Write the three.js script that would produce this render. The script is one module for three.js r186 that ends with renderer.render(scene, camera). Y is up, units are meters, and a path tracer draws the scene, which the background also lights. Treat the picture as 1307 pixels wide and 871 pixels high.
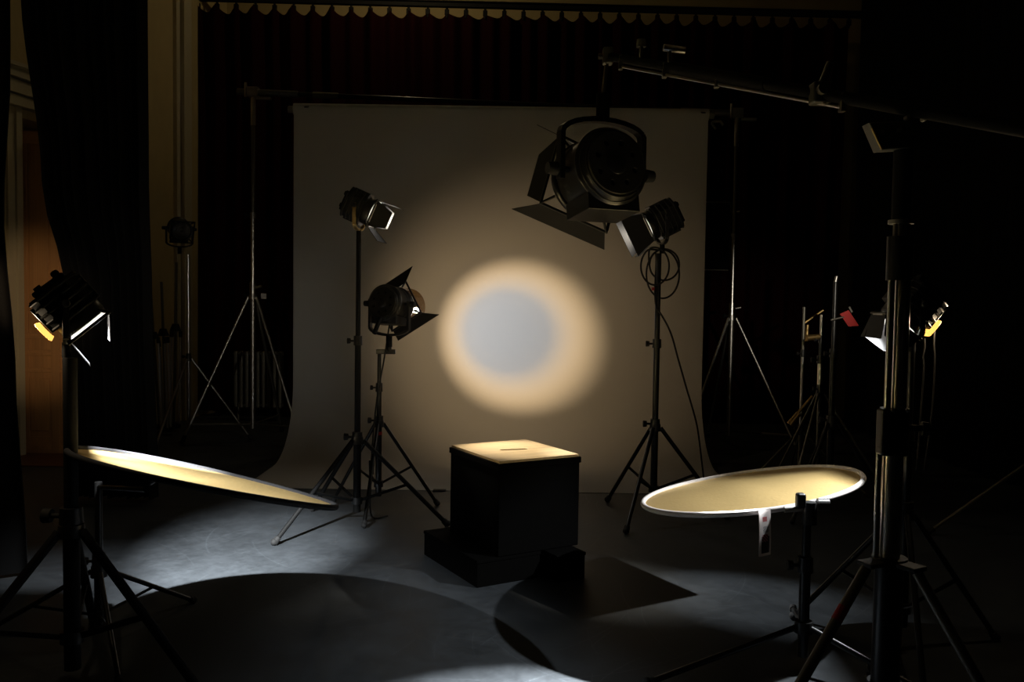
import * as THREE from 'three';
import { mergeGeometries } from 'three/addons/utils/BufferGeometryUtils.js';
import { RoundedBoxGeometry } from 'three/addons/geometries/RoundedBoxGeometry.js';
import { RectAreaLightUniformsLib } from 'three/addons/lights/RectAreaLightUniformsLib.js';

// ---------------------------------------------------------------- camera, exposure
const scene = new THREE.Scene();
scene.background = new THREE.Color(0x000000);            // a closed room: no sky
const F = 1100, EYE = 1.34;                              // focal length in pixels of the 1307 x 871 frame
const camera = new THREE.PerspectiveCamera(2 * Math.atan(435.5 / F) * 180 / Math.PI, 1307 / 871, 0.05, 60);
camera.position.set(0, EYE, 0);
camera.rotation.set(-Math.atan(50.5 / F), 0, 0.0145, 'YXZ');
camera.updateMatrixWorld(true);
const renderer = new THREE.WebGLRenderer({ antialias: true });
renderer.toneMapping = THREE.LinearToneMapping;
renderer.toneMappingExposure = 1.0;
renderer.shadowMap.enabled = true;
RectAreaLightUniformsLib.init();

// light levels of the lamps (candela) and their colours
const TUNGSTEN = new THREE.Color().setRGB(1.0, 0.9, 0.74), WHITE = new THREE.Color().setRGB(0.94, 0.98, 1.0), SPOT = new THREE.Color().setRGB(1, 1, 1), WARM = new THREE.Color().setRGB(1.0, 0.78, 0.5);
const LEVEL = { front: 9, frontHot: 85, frontRight: 9, frontRightHot: 240, back: 1, backHot: 17, spotCore: 112, spotGlow: 14, spotSpill: 1.2, vent: 0.15, rear: 9, house: 1.0 };

// ---------------------------------------------------------------- helpers
const V = (x, y, z) => new THREE.Vector3(x, y, z), R = (d) => d * Math.PI / 180;
let seed = 7;
const rnd = () => { seed = (seed * 1664525 + 1013904223) >>> 0; return seed / 4294967296; };
function at(px, py, D) {                                 // the point at depth D behind a pixel of the frame
  const d = V((px - 653.5) / F, -(py - 435.5) / F, -1).applyQuaternion(camera.quaternion);
  return d.multiplyScalar(D / -d.z).add(camera.position);
}
const onFloor = (px, py) => { const d = V((px - 653.5) / F, -(py - 435.5) / F, -1).applyQuaternion(camera.quaternion); return d.multiplyScalar(-EYE / d.y).add(camera.position); };
const used = {};
function numbered(name) { used[name] = (used[name] ?? -1) + 1; return used[name] ? name + '_' + String(used[name]).padStart(3, '0') : name; }
function plain(g) {
  const n = g.index ? g.toNonIndexed() : g.clone();
  for (const k of Object.keys(n.attributes)) if (!['position', 'normal', 'uv'].includes(k)) n.deleteAttribute(k);
  if (!n.attributes.uv) n.setAttribute('uv', new THREE.BufferAttribute(new Float32Array(n.attributes.position.count * 2), 2));
  return n;
}
function obj(name, geos, mat, parent = scene) {
  const list = (Array.isArray(geos) ? geos : [geos]).map(plain);
  const m = new THREE.Mesh(list.length > 1 ? mergeGeometries(list) : list[0], mat);
  m.name = parent === scene ? numbered(name) : name; m.castShadow = m.receiveShadow = true; parent.add(m);
  return m;
}
function tag(o, label, category, group) { o.userData = { label, category }; if (group) o.userData.group = group; return o; }
function thing(name, label, category, p = [0, 0, 0], turn = 0, group) {
  const o = new THREE.Group(); o.name = numbered(name); o.position.set(...(p.isVector3 ? p.toArray() : p)); o.rotation.y = turn; scene.add(o);
  return tag(o, label, category, group);
}
function struct(name, geos, mat, parent = scene) { const m = obj(name, geos, mat, parent); if (parent === scene) m.userData.kind = 'structure'; return m; }
const UPV = V(0, 1, 0);
function rod(a, b, r0, r1 = r0, seg = 14) {              // cylinder from a to b
  const d = b.clone().sub(a), g = new THREE.CylinderGeometry(r1, r0, d.length(), seg, 1);
  g.applyQuaternion(new THREE.Quaternion().setFromUnitVectors(UPV, d.clone().normalize()));
  const c = a.clone().add(b).multiplyScalar(0.5); return g.translate(c.x, c.y, c.z);
}
function box(w, h, d, x = 0, y = 0, z = 0, r = 0.004) { return new RoundedBoxGeometry(w, h, d, 2, Math.min(r, w / 3, h / 3, d / 3)).translate(x, y, z); }
function bar(a, b, w, t, rad = 0.002) {                   // flat bar from a to b
  const d = b.clone().sub(a), g = new RoundedBoxGeometry(w, d.length(), t, 1, Math.min(rad, w / 3, t / 3));
  g.applyQuaternion(new THREE.Quaternion().setFromUnitVectors(UPV, d.clone().normalize()));
  const c = a.clone().add(b).multiplyScalar(0.5); return g.translate(c.x, c.y, c.z);
}
function tube(pts, r, n = 60, seg = 8) { return new THREE.TubeGeometry(new THREE.CatmullRomCurve3(pts), n, r, seg, false); }
const lathe = (pts, seg = 40) => new THREE.LatheGeometry(pts.map(([r, y]) => new THREE.Vector2(r, y)), seg);
function noise2(w, h, f) {                                // tileable value noise, several octaves: f = [[cells x, cells y, weight], ...]
  const a = new Float32Array(w * h);
  for (const [cx, cy, wt] of f) {
    const grid = Float32Array.from({ length: cx * cy }, rnd);
    for (let y = 0; y < h; y++) for (let x = 0; x < w; x++) {
      const u = x / w * cx, v = y / h * cy, i = Math.floor(u), j = Math.floor(v), s = (u - i) ** 2 * (3 - 2 * (u - i)), t = (v - j) ** 2 * (3 - 2 * (v - j));
      const q = (k, l) => grid[(l % cy) * cx + (k % cx)];
      a[y * w + x] += wt * ((q(i, j) * (1 - s) + q(i + 1, j) * s) * (1 - t) + (q(i, j + 1) * (1 - s) + q(i + 1, j + 1) * s) * t);
    }
  }
  const sum = f.reduce((s, k) => s + k[2], 0); return a.map((x) => x / sum);
}
function tex(w, h, fn, srgb, rx = 1, ry = 1) {
  const d = new Uint8Array(w * h * 4);
  for (let i = 0; i < w * h; i++) { const c = fn(i % w, Math.floor(i / w), i); for (let k = 0; k < 3; k++) d[i * 4 + k] = Math.max(0, Math.min(255, Array.isArray(c) ? c[k] : c)); d[i * 4 + 3] = 255; }
  const t = new THREE.DataTexture(d, w, h); t.magFilter = THREE.LinearFilter; t.minFilter = THREE.LinearFilter; t.wrapS = t.wrapT = THREE.RepeatWrapping; t.repeat.set(rx, ry);
  if (srgb) t.colorSpace = THREE.SRGBColorSpace; t.needsUpdate = true; return t;
}
const M = {};
const std = (o) => { const { rgb, ...rest } = o; const m = new (rest.sheen || rest.clearcoat || rest.transmission || rest.specularIntensity !== undefined || rest.anisotropy ? THREE.MeshPhysicalMaterial : THREE.MeshStandardMaterial)({ side: THREE.DoubleSide, ...rest }); if (rgb) m.color.setRGB(...rgb); return m; };

// ---------------------------------------------------------------- materials
{
  const n = noise2(512, 512, [[4, 4, 2], [16, 16, 2], [64, 64, 1.4], [200, 200, 1.2]]);
  const scr = new Float32Array(512 * 512);
  for (let k = 0; k < 70; k++) { let x = rnd() * 512, y = rnd() * 512; const a = rnd() * 6.28, L = 30 + rnd() * 130, s = 0.3 + rnd() * 0.7; for (let i = 0; i < L; i++) { x += Math.cos(a + i * 0.004); y += Math.sin(a + i * 0.004); scr[((y & 511) * 512 + (x & 511))] = s; } }
  M.floor = std({ map: tex(512, 512, (x, y, i) => { const v = 0.86 + (n[i] - 0.5) * 0.5 + scr[i] * 0.25; return [66 * v, 70 * v, 74 * v]; }, true, 0.5, 0.5), roughness: 1, roughnessMap: tex(512, 512, (x, y, i) => 105 + n[i] * 75, false, 0.5, 0.5), specularIntensity: 0.5 });
  const p = noise2(256, 256, [[3, 3, 1], [30, 30, 0.5], [128, 128, 0.7]]);
  M.paper = std({ rgb: [0.4, 0.395, 0.37], roughness: 0.95, specularIntensity: 0.3, bumpMap: tex(256, 256, (x, y, i) => p[i] * 255), bumpScale: 0.0008 });
  M.wall = std({ map: tex(256, 256, (x, y, i) => { const v = 0.93 + p[i] * 0.12; return [190 * v, 170 * v, 122 * v]; }, true, 0.4, 0.4), roughness: 0.8 });
  M.trim = std({ rgb: [0.5, 0.44, 0.29], roughness: 0.6 });
  const w = noise2(256, 512, [[6, 2, 1], [40, 3, 1], [128, 8, 0.7]]);
  M.door = std({ map: tex(256, 512, (x, y, i) => { const v = 0.86 + w[i] * 0.25; return [186 * v, 138 * v, 88 * v]; }, true), roughness: 0.55 });
  M.ply = std({ map: tex(512, 256, (x, y, i) => { const v = 0.82 + 0.3 * w[(x >> 1) * 256 % (256 * 512) + y % 256]; return [205 * v, 178 * v, 132 * v]; }, true, 1, 1), roughness: 0.55, bumpMap: tex(256, 256, (x, y, i) => p[i] * 255), bumpScale: 0.0006 });
}
M.parquet = std({ rgb: [0.16, 0.06, 0.03], roughness: 0.45 });
M.blackWood = std({ rgb: [0.0025, 0.0024, 0.0022], roughness: 0.9, specularIntensity: 0.1 });
M.blackCloth = std({ rgb: [0.006, 0.006, 0.006], roughness: 1, specularIntensity: 0.1 });
M.redCloth = std({ rgb: [0.016, 0.0022, 0.003], roughness: 1, specularIntensity: 0.1 });
M.black = std({ rgb: [0.014, 0.014, 0.014], roughness: 0.38 });
M.blackMatt = std({ rgb: [0.006, 0.006, 0.006], roughness: 0.7, specularIntensity: 0.4 });
M.blackTube = std({ rgb: [0.009, 0.009, 0.009], roughness: 0.33, metalness: 0.2 });
M.doorLeaf = std({ rgb: [0.016, 0.016, 0.016], roughness: 0.6, specularIntensity: 0.4 });
M.chrome = std({ rgb: [0.8, 0.78, 0.74], roughness: 0.28, metalness: 1 });
M.steel = std({ rgb: [0.55, 0.53, 0.5], roughness: 0.38, metalness: 1 });
M.oldSteel = std({ rgb: [0.2, 0.19, 0.16], roughness: 0.45, metalness: 0.8 });
M.rubber = std({ rgb: [0.012, 0.012, 0.012], roughness: 0.8 });
M.red = std({ rgb: [0.35, 0.012, 0.01], roughness: 0.5 });
M.castMetal = std({ rgb: [0.03, 0.03, 0.03], roughness: 0.55, metalness: 0.3 });
M.grey = std({ rgb: [0.12, 0.115, 0.09], roughness: 0.5 });
M.darkGrey = std({ rgb: [0.035, 0.033, 0.026], roughness: 0.55 });
M.brass = std({ rgb: [0.5, 0.34, 0.14], roughness: 0.4, metalness: 0.9 });
M.concrete = std({ rgb: [0.03, 0.03, 0.03], roughness: 0.9 });
M.ceiling = std({ rgb: [0.5, 0.44, 0.32], roughness: 0.9 });
M.rim = std({ rgb: [0.62, 0.58, 0.56], roughness: 0.8 });
M.rimDark = std({ rgb: [0.03, 0.03, 0.033], roughness: 0.8, specularIntensity: 0.2 });
M.glass = std({ rgb: [0.08, 0.075, 0.07], roughness: 0.12, specularIntensity: 1 });
M.glowRing = std({ rgb: [0.8, 0.8, 0.78], roughness: 1, transmission: 0.6 });
M.lensOn = std({ rgb: [0.8, 0.8, 0.8], roughness: 0.3, emissive: new THREE.Color().setRGB(1, 0.93, 0.85), emissiveIntensity: 18 });
M.lensSpot = std({ rgb: [0.8, 0.8, 0.8], roughness: 0.3, emissive: new THREE.Color().setRGB(1, 0.9, 0.75), emissiveIntensity: 0.5 });
M.bulb = std({ rgb: [0.8, 0.8, 0.8], roughness: 0.4, emissive: new THREE.Color().setRGB(1, 0.78, 0.44), emissiveIntensity: 4 });
M.yokeGlow = std({ rgb: [0.8, 0.5, 0.2], roughness: 0.5, emissive: new THREE.Color().setRGB(1, 0.5, 0.1), emissiveIntensity: 1.7 });
{
  const f = noise2(512, 512, [[5, 5, 2], [24, 24, 1], [120, 120, 1.2]]);
  M.gold = std({ rgb: [0.86, 0.62, 0.27], roughness: 0.42, metalness: 0.75, bumpMap: tex(512, 512, (x, y, i) => f[i] * 255, false, 1, 1), bumpScale: 0.002 });
}

// ---------------------------------------------------------------- the setting
const wallX = (D) => -5.6 + 0.215 * D, WA = Math.atan(0.215);    // the left wall runs slightly inwards towards the back
struct('floor', box(13, 0.2, 15, 0.2, -0.1, -4.5, 0.001).applyMatrix4(new THREE.Matrix4()), M.floor);
{
  const g = scene.getObjectByName('floor').geometry, p = g.attributes.position, uv = g.attributes.uv;
  for (let i = 0; i < p.count; i++) uv.setXY(i, p.getX(i), p.getZ(i));
}
struct('ceiling', box(13, 0.2, 15, 0.2, 5.6, -4.5), M.ceiling);
struct('wall_back', box(13, 5.6, 0.2, 0.2, 2.7, -10.35), M.wall);
struct('wall_right', box(0.2, 5.6, 15, 5.0, 2.7, -4.5), M.concrete);
struct('wall_front', box(13, 5.6, 0.2, 0.2, 2.7, 2.9), M.concrete);
{
  const seg = (D0, D1, y0, y1, t = 0.25, off = 0) => { const L = (D1 - D0) / Math.cos(WA), c = (D0 + D1) / 2; const g = new THREE.BoxGeometry(t, y1 - y0, L); g.rotateY(-WA); return g.translate(wallX(c) - t / 2 * Math.cos(WA) + off, (y0 + y1) / 2, -c); };
  struct('wall_left', [seg(-3, 7.12, 0, 5.5), seg(8.15, 10.4, 0, 5.5), seg(7.12, 8.15, 2.79, 5.5), seg(7.0, 8.3, 0, 2.9, 0.1, -0.3)], M.wall);
  // door case: architrave at the jamb, and a stepped entablature over the door
  struct('trim_1', [seg(6.98, 7.05, 0, 2.86, 0.03, 0.03), seg(7.05, 7.11, 0, 2.86, 0.05, 0.05), seg(8.15, 8.29, 0, 2.86, 0.07, 0.07)], M.trim);
  const steps = [[2.86, 2.94, 0.10], [2.95, 3.0, 0.13], [3.0, 3.06, 0.11], [3.07, 3.11, 0.15], [3.11, 3.15, 0.13], [3.15, 3.18, 0.17]];
  struct('trim_2', steps.map(([a, b, t]) => seg(6.9 - t * 0.5, 8.4 + t * 0.5, a, b, t, t)), M.trim);
  struct('trim_3', [seg(9.2, 9.26, 0, 5.4, 0.05, 0.05), seg(9.27, 9.4, 0, 5.4, 0.09, 0.09), seg(9.41, 9.47, 0, 5.4, 0.05, 0.05)], M.trim);
  struct('baseboard_left', [seg(-2.7, 6.98, 0, 0.16, 0.03, 0.03), seg(8.3, 9.2, 0, 0.16, 0.03, 0.03)], M.trim);
}
{ // panelled door leaf standing open, square to the room
  const d = new THREE.Group(); d.name = 'door_1'; d.position.set(-4.13, 0.0, -7.2); d.userData.kind = 'structure'; scene.add(d);
  const W = 0.92, H = 2.68;
  obj('door_leaf', box(W, H, 0.035, W / 2, H / 2 + 0.01, 0), M.door, d);
  for (const x of [0.05, W - 0.05]) obj('stile', box(0.1, H, 0.012, x, H / 2 + 0.01, 0.022), M.door, d);
  for (const x of [0.325]) obj('stile', box(0.07, H, 0.02, x, H / 2 + 0.01, 0.022), M.door, d);
  for (const [y0, y1] of [[0.01, 0.15], [0.69, 0.73], [0.83, 0.88], [0.97, 1.02], [2.58, H]]) obj('rail', box(W, y1 - y0, 0.02, W / 2, (y0 + y1) / 2, 0.02), M.door, d);
  for (const [y0, y1] of [[0.2, 0.64], [1.06, 2.52]]) obj('panel', box(0.16, y1 - y0, 0.014, 0.19, (y0 + y1) / 2, 0.022, 0.006), M.door, d);
  obj('door_handle', [rod(V(W - 0.06, 1.05, 0.02), V(W - 0.06, 1.05, 0.07), 0.01), rod(V(W - 0.06, 1.05, 0.07), V(W - 0.17, 1.05, 0.07), 0.009)], M.brass, d);
}
// strip of wooden floor inside the doorway
struct('trim_4', box(0.9, 0.012, 0.7, -3.75, 0.006, -7.0), M.parquet);

// ---------------------------------------------------------------- curtains
function curtain(name, label, mat, rows, opt = {}) {
  // rows: [height, [x, z] of one end, [x, z] of the other end]; folds hang between them
  const { folds = 14, depth = 0.07, n = 160, group } = opt, pos = [], uv = [], idx = [], steps = 24;
  const lerpRow = (h) => { for (let i = 0; i < rows.length - 1; i++) { const [h0, a0, b0] = rows[i], [h1, a1, b1] = rows[i + 1]; if (h <= h0 && h >= h1) { const t = (h0 - h) / (h0 - h1), s = t * t * (3 - 2 * t), m = (u, v) => u.map((x, k) => x + (v[k] - x) * s); return [m(a0, a1), m(b0, b1)]; } } return [rows.at(-1)[1], rows.at(-1)[2]]; };
  const top = rows[0][0], bot = rows.at(-1)[0], wob = Array.from({ length: 5 }, () => rnd() * 6.28);
  for (const side of [1, -1]) for (let j = 0; j <= steps; j++) {
    const h = top + (bot - top) * j / steps, [a, b] = lerpRow(h), dx = b[0] - a[0], dz = b[1] - a[1], L = Math.hypot(dx, dz), nx = -dz / L, nz = dx / L;
    for (let i = 0; i <= n; i++) {
      const t = i / n, w = depth * (Math.sin(t * folds * 6.283 + Math.sin(t * 9 + wob[0]) * 1.3 + wob[1]) * 0.6 + Math.sin(t * folds * 2.9 + wob[2] + j * 0.03) * 0.4) + side * 0.004;
      const sag = j === 0 && opt.scallop ? -opt.scallop * Math.abs(Math.sin(t * opt.hooks * Math.PI)) ** 0.8 : 0;
      pos.push(a[0] + dx * t + nx * w, h + sag, a[1] + dz * t + nz * w); uv.push(t * L, h);
    }
  }
  const S = (steps + 1) * (n + 1), q = (s, j, i) => s * S + j * (n + 1) + i;
  for (let j = 0; j < steps; j++) for (let i = 0; i < n; i++) { idx.push(q(0, j, i), q(0, j + 1, i), q(0, j, i + 1), q(0, j, i + 1), q(0, j + 1, i), q(0, j + 1, i + 1)); idx.push(q(1, j, i), q(1, j, i + 1), q(1, j + 1, i), q(1, j, i + 1), q(1, j + 1, i + 1), q(1, j + 1, i)); }
  for (let j = 0; j < steps; j++) for (const i of [0, n]) idx.push(q(0, j, i), q(1, j, i), q(0, j + 1, i), q(1, j, i), q(1, j + 1, i), q(0, j + 1, i));
  for (let i = 0; i < n; i++) for (const j of [0, steps]) idx.push(q(0, j, i), q(0, j, i + 1), q(1, j, i), q(1, j, i), q(0, j, i + 1), q(1, j, i + 1));
  const g = new THREE.BufferGeometry(); g.setAttribute('position', new THREE.Float32BufferAttribute(pos, 3)); g.setAttribute('uv', new THREE.Float32BufferAttribute(uv, 2)); g.setIndex(idx); g.computeVertexNormals();
  return tag(obj(name, g, mat), label, 'curtain', group);
}
const P2 = (px, py, D) => { const p = at(px, py, D); return [p.x, p.z]; };
curtain('stage_curtain', 'black stage drape with slanting left edge hanging in front of the brown door', M.blackCloth,
  [[4.9, P2(20, 0, 5.6), P2(187, 0, 5.6)], [3.3, P2(33, 30, 5.6), P2(187, 60, 5.6)], [2.05, P2(60, 240, 5.6), P2(188, 200, 5.6)], [1.4, P2(88, 350, 5.6), P2(192, 400, 5.6)], [0.02, P2(100, 640, 5.6), P2(200, 640, 5.6)]], { folds: 9, depth: 0.06 });
curtain('stage_curtain', 'black drape edge at the far left, nearer than the door', M.blackCloth,
  [[4.9, [-3.4, -4.0], P2(20, 0, 4.0)], [2.4, [-3.4, -4.0], P2(14, 110, 4.0)], [1.7, [-3.4, -4.0], P2(5, 260, 4.0)], [1.0, [-3.4, -4.0], P2(20, 460, 4.0)], [0.02, [-3.4, -4.0], P2(36, 700, 4.0)]], { folds: 7, depth: 0.03 });
const trackH = at(653, 11, 9.7).y - 0.03;
{
  const a = at(247, 12, 9.7), b = at(1078, 22, 9.7);
  const c = curtain('stage_curtain', 'wide dark red curtain hooked along the track across the back wall', M.redCloth,
    [[trackH - 0.02, [a.x, -9.7], [b.x, -9.7]], [3.2, [a.x + 0.04, -9.7], [b.x, -9.7]], [0.03, [a.x + 0.06, -9.7], [b.x, -9.7]]], { folds: 34, depth: 0.075, n: 720, scallop: 0.07, hooks: 34 });
  for (let i = 0; i <= 34; i++) { const x = a.x + (b.x - a.x) * i / 34; obj('hook', [rod(V(x, trackH - 0.09, -9.7), V(x, trackH + 0.02, -9.7), 0.014, 0.014, 8), box(0.05, 0.06, 0.03, x, trackH - 0.03, -9.7)], M.blackMatt, c); }
  const t = obj('curtain_track', [box(b.x - a.x + 0.3, 0.05, 0.06, (a.x + b.x) / 2, trackH + 0.05, -9.7), box(b.x - a.x + 0.3, 0.015, 0.1, (a.x + b.x) / 2, trackH + 0.08, -9.7)], M.blackMatt);
  c.rotation.z = t.rotation.z = -0.011;
  tag(t, 'dark curtain track running along the top of the back wall', 'track');
}
curtain('stage_curtain', 'black drape covering the whole right side of the stage', M.blackCloth, [[5.4, [3.75, -9.5], [3.95, 1.5]], [0.02, [3.75, -9.5], [3.95, 1.5]]], { folds: 44, depth: 0.09, n: 500 });

// ---------------------------------------------------------------- paper backdrop and its two tall stands
const BD = 7.4, paperL = at(375, 150, BD), paperR = at(904, 150, BD), pw = paperR.x - paperL.x, pc = (paperL.x + paperR.x) / 2, rollH = at(640, 142, BD).y;
{
  const t = thing('paper_backdrop', 'grey seamless paper backdrop sweeping onto the floor with a round spot on it', 'backdrop', [pc, 0, -BD]);
  const prof = [[0, rollH - 0.0]];                                       // [forward, height]
  const rc = 0.62;
  for (let i = 1; i <= 10; i++) prof.push([0.0, rollH + (rc - rollH) * i / 10]);
  for (let i = 1; i <= 16; i++) { const a = i / 16 * Math.PI / 2; prof.push([rc - rc * Math.cos(a), rc - (rc - 0.006) * Math.sin(a)]); }
  const front = -BD + rc, endZ = onFloor(600, 627.5).z; prof.push([(endZ - front) / 2 + rc, 0.005], [endZ + BD, 0.004]);
  const pos = [], uv = [], idx = [], nx = 24;
  for (const s of [0, 1]) for (let j = 0; j < prof.length; j++) for (let i = 0; i <= nx; i++) {
    const [f, h] = prof[j], k = j ? j - 1 : 0, m = Math.min(j + 1, prof.length - 1), tx = prof[m][0] - prof[k][0], ty = prof[m][1] - prof[k][1], l = Math.hypot(tx, ty);
    pos.push((i / nx - 0.5) * pw, h - s * 0.0015 * tx / l, f + s * 0.0015 * ty / l); uv.push(i / nx * pw, j * 0.2);
  }
  const S = prof.length * (nx + 1), q = (s, j, i) => s * S + j * (nx + 1) + i;
  for (let j = 0; j < prof.length - 1; j++) for (let i = 0; i < nx; i++) { idx.push(q(0, j, i), q(0, j + 1, i), q(0, j, i + 1), q(0, j, i + 1), q(0, j + 1, i), q(0, j + 1, i + 1)); idx.push(q(1, j, i), q(1, j, i + 1), q(1, j + 1, i), q(1, j, i + 1), q(1, j + 1, i + 1), q(1, j + 1, i)); }
  for (let i = 0; i < nx; i++) { const j = prof.length - 1; idx.push(q(0, j, i), q(1, j, i), q(0, j, i + 1), q(1, j, i), q(1, j, i + 1), q(0, j, i + 1)); }
  const g = new THREE.BufferGeometry(); g.setAttribute('position', new THREE.Float32BufferAttribute(pos, 3)); g.setAttribute('uv', new THREE.Float32BufferAttribute(uv, 2)); g.setIndex(idx); g.computeVertexNormals();
  obj('paper_sheet', g, M.paper, t);
  const rr = 0.052; obj('paper_roll', rod(V(-pw / 2 - 0.01, rollH, -rr), V(pw / 2 + 0.01, rollH, -rr), rr, rr, 32), M.paper, t);
  obj('core_tube', [rod(V(-pw / 2 - 0.06, rollH, -rr), V(pw / 2 + 0.06, rollH, -rr), 0.03, 0.03, 20)], M.grey, t);
  obj('tape_strip', box(0.09, 0.003, 0.05, at(562, 627, 6.07).x - pc, 0.0075, endZ + BD + 0.002, 0.001), M.blackMatt, t);
}

// tripod stand: column sections, collars, knobs, three legs with braces
function stand(name, label, o) {
  const { x, z, hub, reach, angles, top, r = 0.016, mat = M.blackTube, legMat = mat, colMat = mat, sections, brace = true, group, lower = 0.1, legR = r * 0.72, footMat = M.rubber, category = 'light stand', knobSide = -1, hubR } = o;
  const t = thing(name, label, category, [x, 0, z], 0, group);
  const secs = sections ?? [[lower, hub + 0.02, r * 1.25], [hub + 0.02, hub + (top - hub) * 0.5, r], [hub + (top - hub) * 0.5, top, r * 0.78]];
  secs.forEach(([a, b, rr, m]) => obj('column', rod(V(0, a, 0), V(0, b, 0), rr, rr, 20), m ?? colMat, t));
  secs.slice(0, -1).forEach(([a, b, rr]) => {
    const c = obj('collar', [rod(V(0, b - 0.035, 0), V(0, b + 0.02, 0), rr * 1.45, rr * 1.35, 20)], o.collarMat ?? M.black, t);
    obj('knob', [rod(V(knobSide * rr, b - 0.01, 0.004), V(knobSide * rr * 2.6, b - 0.01, 0.004), rr * 0.32, rr * 0.32, 8), rod(V(knobSide * rr * 2.4, b - 0.01, 0.004), V(knobSide * rr * 3.4, b - 0.01, 0.004), rr * 0.85, rr * 0.95, 10)], o.knobMat ?? M.rubber, c);
  });
  const hr = hubR ?? r * 2.1;
  obj('hub', [rod(V(0, hub - 0.03, 0), V(0, hub + 0.012, 0), hr, hr * 0.9, 20)], o.hubMat ?? M.black, t);
  if (brace) obj('hub', [rod(V(0, hub * 0.28, 0), V(0, hub * 0.28 + 0.04, 0), r * 1.8, r * 1.8, 18)], o.hubMat ?? M.black, t);
  for (const a of angles) {
    const c = Math.cos(R(a)), s = -Math.sin(R(a)), from = V(c * hr * 0.9, hub - 0.01, s * hr * 0.9), to = V(c * reach, legR * 1.0, s * reach);
    const leg = obj('leg', rod(from, to, legR, legR, 12), legMat, t);
    obj('rubber_foot', [rod(to.clone().lerp(from, 0.05), to, legR * 1.35, legR * 1.5, 12), new THREE.SphereGeometry(legR * 1.5, 12, 8).translate(to.x, Math.max(to.y, legR * 1.5), to.z)], footMat, leg);
    if (brace) obj('brace', bar(V(c * r, hub * 0.28 + 0.02, s * r), from.clone().lerp(to, 0.52), legR * 1.3, legR * 0.6), legMat, t);
  }
  return t;
}
const dirs = (a) => [a, a + 120, a + 240];
// the two tall chrome stands behind the paper, and the crossbar they carry
{
  const l = at(323, 378, 8), r = at(934, 405, 8);
  const barL = at(303, 117, 8), barR = at(946, 145, 8);
  const mk = (p, hub, top, ang, reach, label) => {
    const t = stand('backdrop_stand', label, { x: p.x, z: -8, hub, reach, angles: ang, top, r: 0.022, colMat: M.steel, legMat: M.steel, collarMat: M.steel, hubMat: M.chrome, knobMat: M.blackMatt, brace: false, legR: 0.014, lower: 0.12, sections: [[0.12, hub + 0.02, 0.024, M.steel], [hub + 0.02, hub + 0.75, 0.021, M.chrome], [hub + 0.75, top, 0.017, M.oldSteel]] });
    obj('collar', [rod(V(0, hub + 0.02, 0), V(0, hub + 0.13, 0), 0.034, 0.03, 18), rod(V(0.03, hub + 0.08, 0), V(0.08, hub + 0.09, 0), 0.011, 0.014, 8)], M.chrome, t);
    for (const a of ang) obj('brace', bar(V(0, 0.16, 0), V(Math.cos(R(a)) * reach * 0.86, hub * 0.13, -Math.sin(R(a)) * reach * 0.86), 0.018, 0.01), M.oldSteel, t);
    return t;
  };
  const s1 = mk(l, l.y, barL.y - 0.05, [200, 330, 80], 0.62, 'tall chrome stand left of the paper backdrop carrying the crossbar end');
  obj('reflective_label', box(0.05, 0.05, 0.004, 0.11, l.y - 0.0, 0.04), M.rim, s1);
  mk(r, r.y, barR.y - 0.05, [340, 215, 95], 0.62, 'tall chrome stand right of the paper backdrop, red mark on its column');
  const b = thing('crossbar', 'long dark crossbar clamped between the two stands above the paper roll', 'crossbar', [0, 0, -8]);
  const a0 = V(barL.x, barL.y, 0), a1 = V(barR.x, barR.y, 0);
  obj('bar', rod(a0, a1, 0.022, 0.022, 16), M.blackTube, b);
  const along = (f) => a0.clone().lerp(a1, f);
  obj('sleeve', [rod(along(0.0), along(0.12), 0.03, 0.03, 16)], M.oldSteel, b);
  obj('sleeve', [rod(along(0.15), along(0.2), 0.028, 0.028, 16)], M.oldSteel, b);
  obj('sleeve', [rod(along(0.88), along(1), 0.03, 0.03, 16)], M.oldSteel, b);
  for (const [f, p] of [[(l.x - barL.x) / (barR.x - barL.x), l], [(r.x - barL.x) / (barR.x - barL.x), r]]) {
    const c = along(f); obj('clamp', [box(0.1, 0.09, 0.07, c.x, c.y, 0), box(0.14, 0.025, 0.05, c.x + 0.1, c.y - 0.06, 0.02), rod(V(c.x - 0.06, c.y + 0.08, 0.03), V(c.x - 0.06, c.y - 0.05, 0.03), 0.012), rod(V(c.x, c.y - 0.3, 0), V(c.x, c.y, 0), 0.022)], M.steel, b);
  }
  for (const px of [392, 897]) { const c = at(px, 140, BD); obj('hanger', [bar(V(c.x, rollH, 0.65), V(c.x, a0.y - 0.1, 0), 0.03, 0.01)], M.blackMatt, b); }
  obj('hook', tube([at(914, 165, 7.5), at(909, 157, 7.5), at(919, 155, 7.5), at(923, 160, 7.5)].map((p) => p.sub(V(0, 0, -8))), 0.012, 24), M.grey, b);
}

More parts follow.
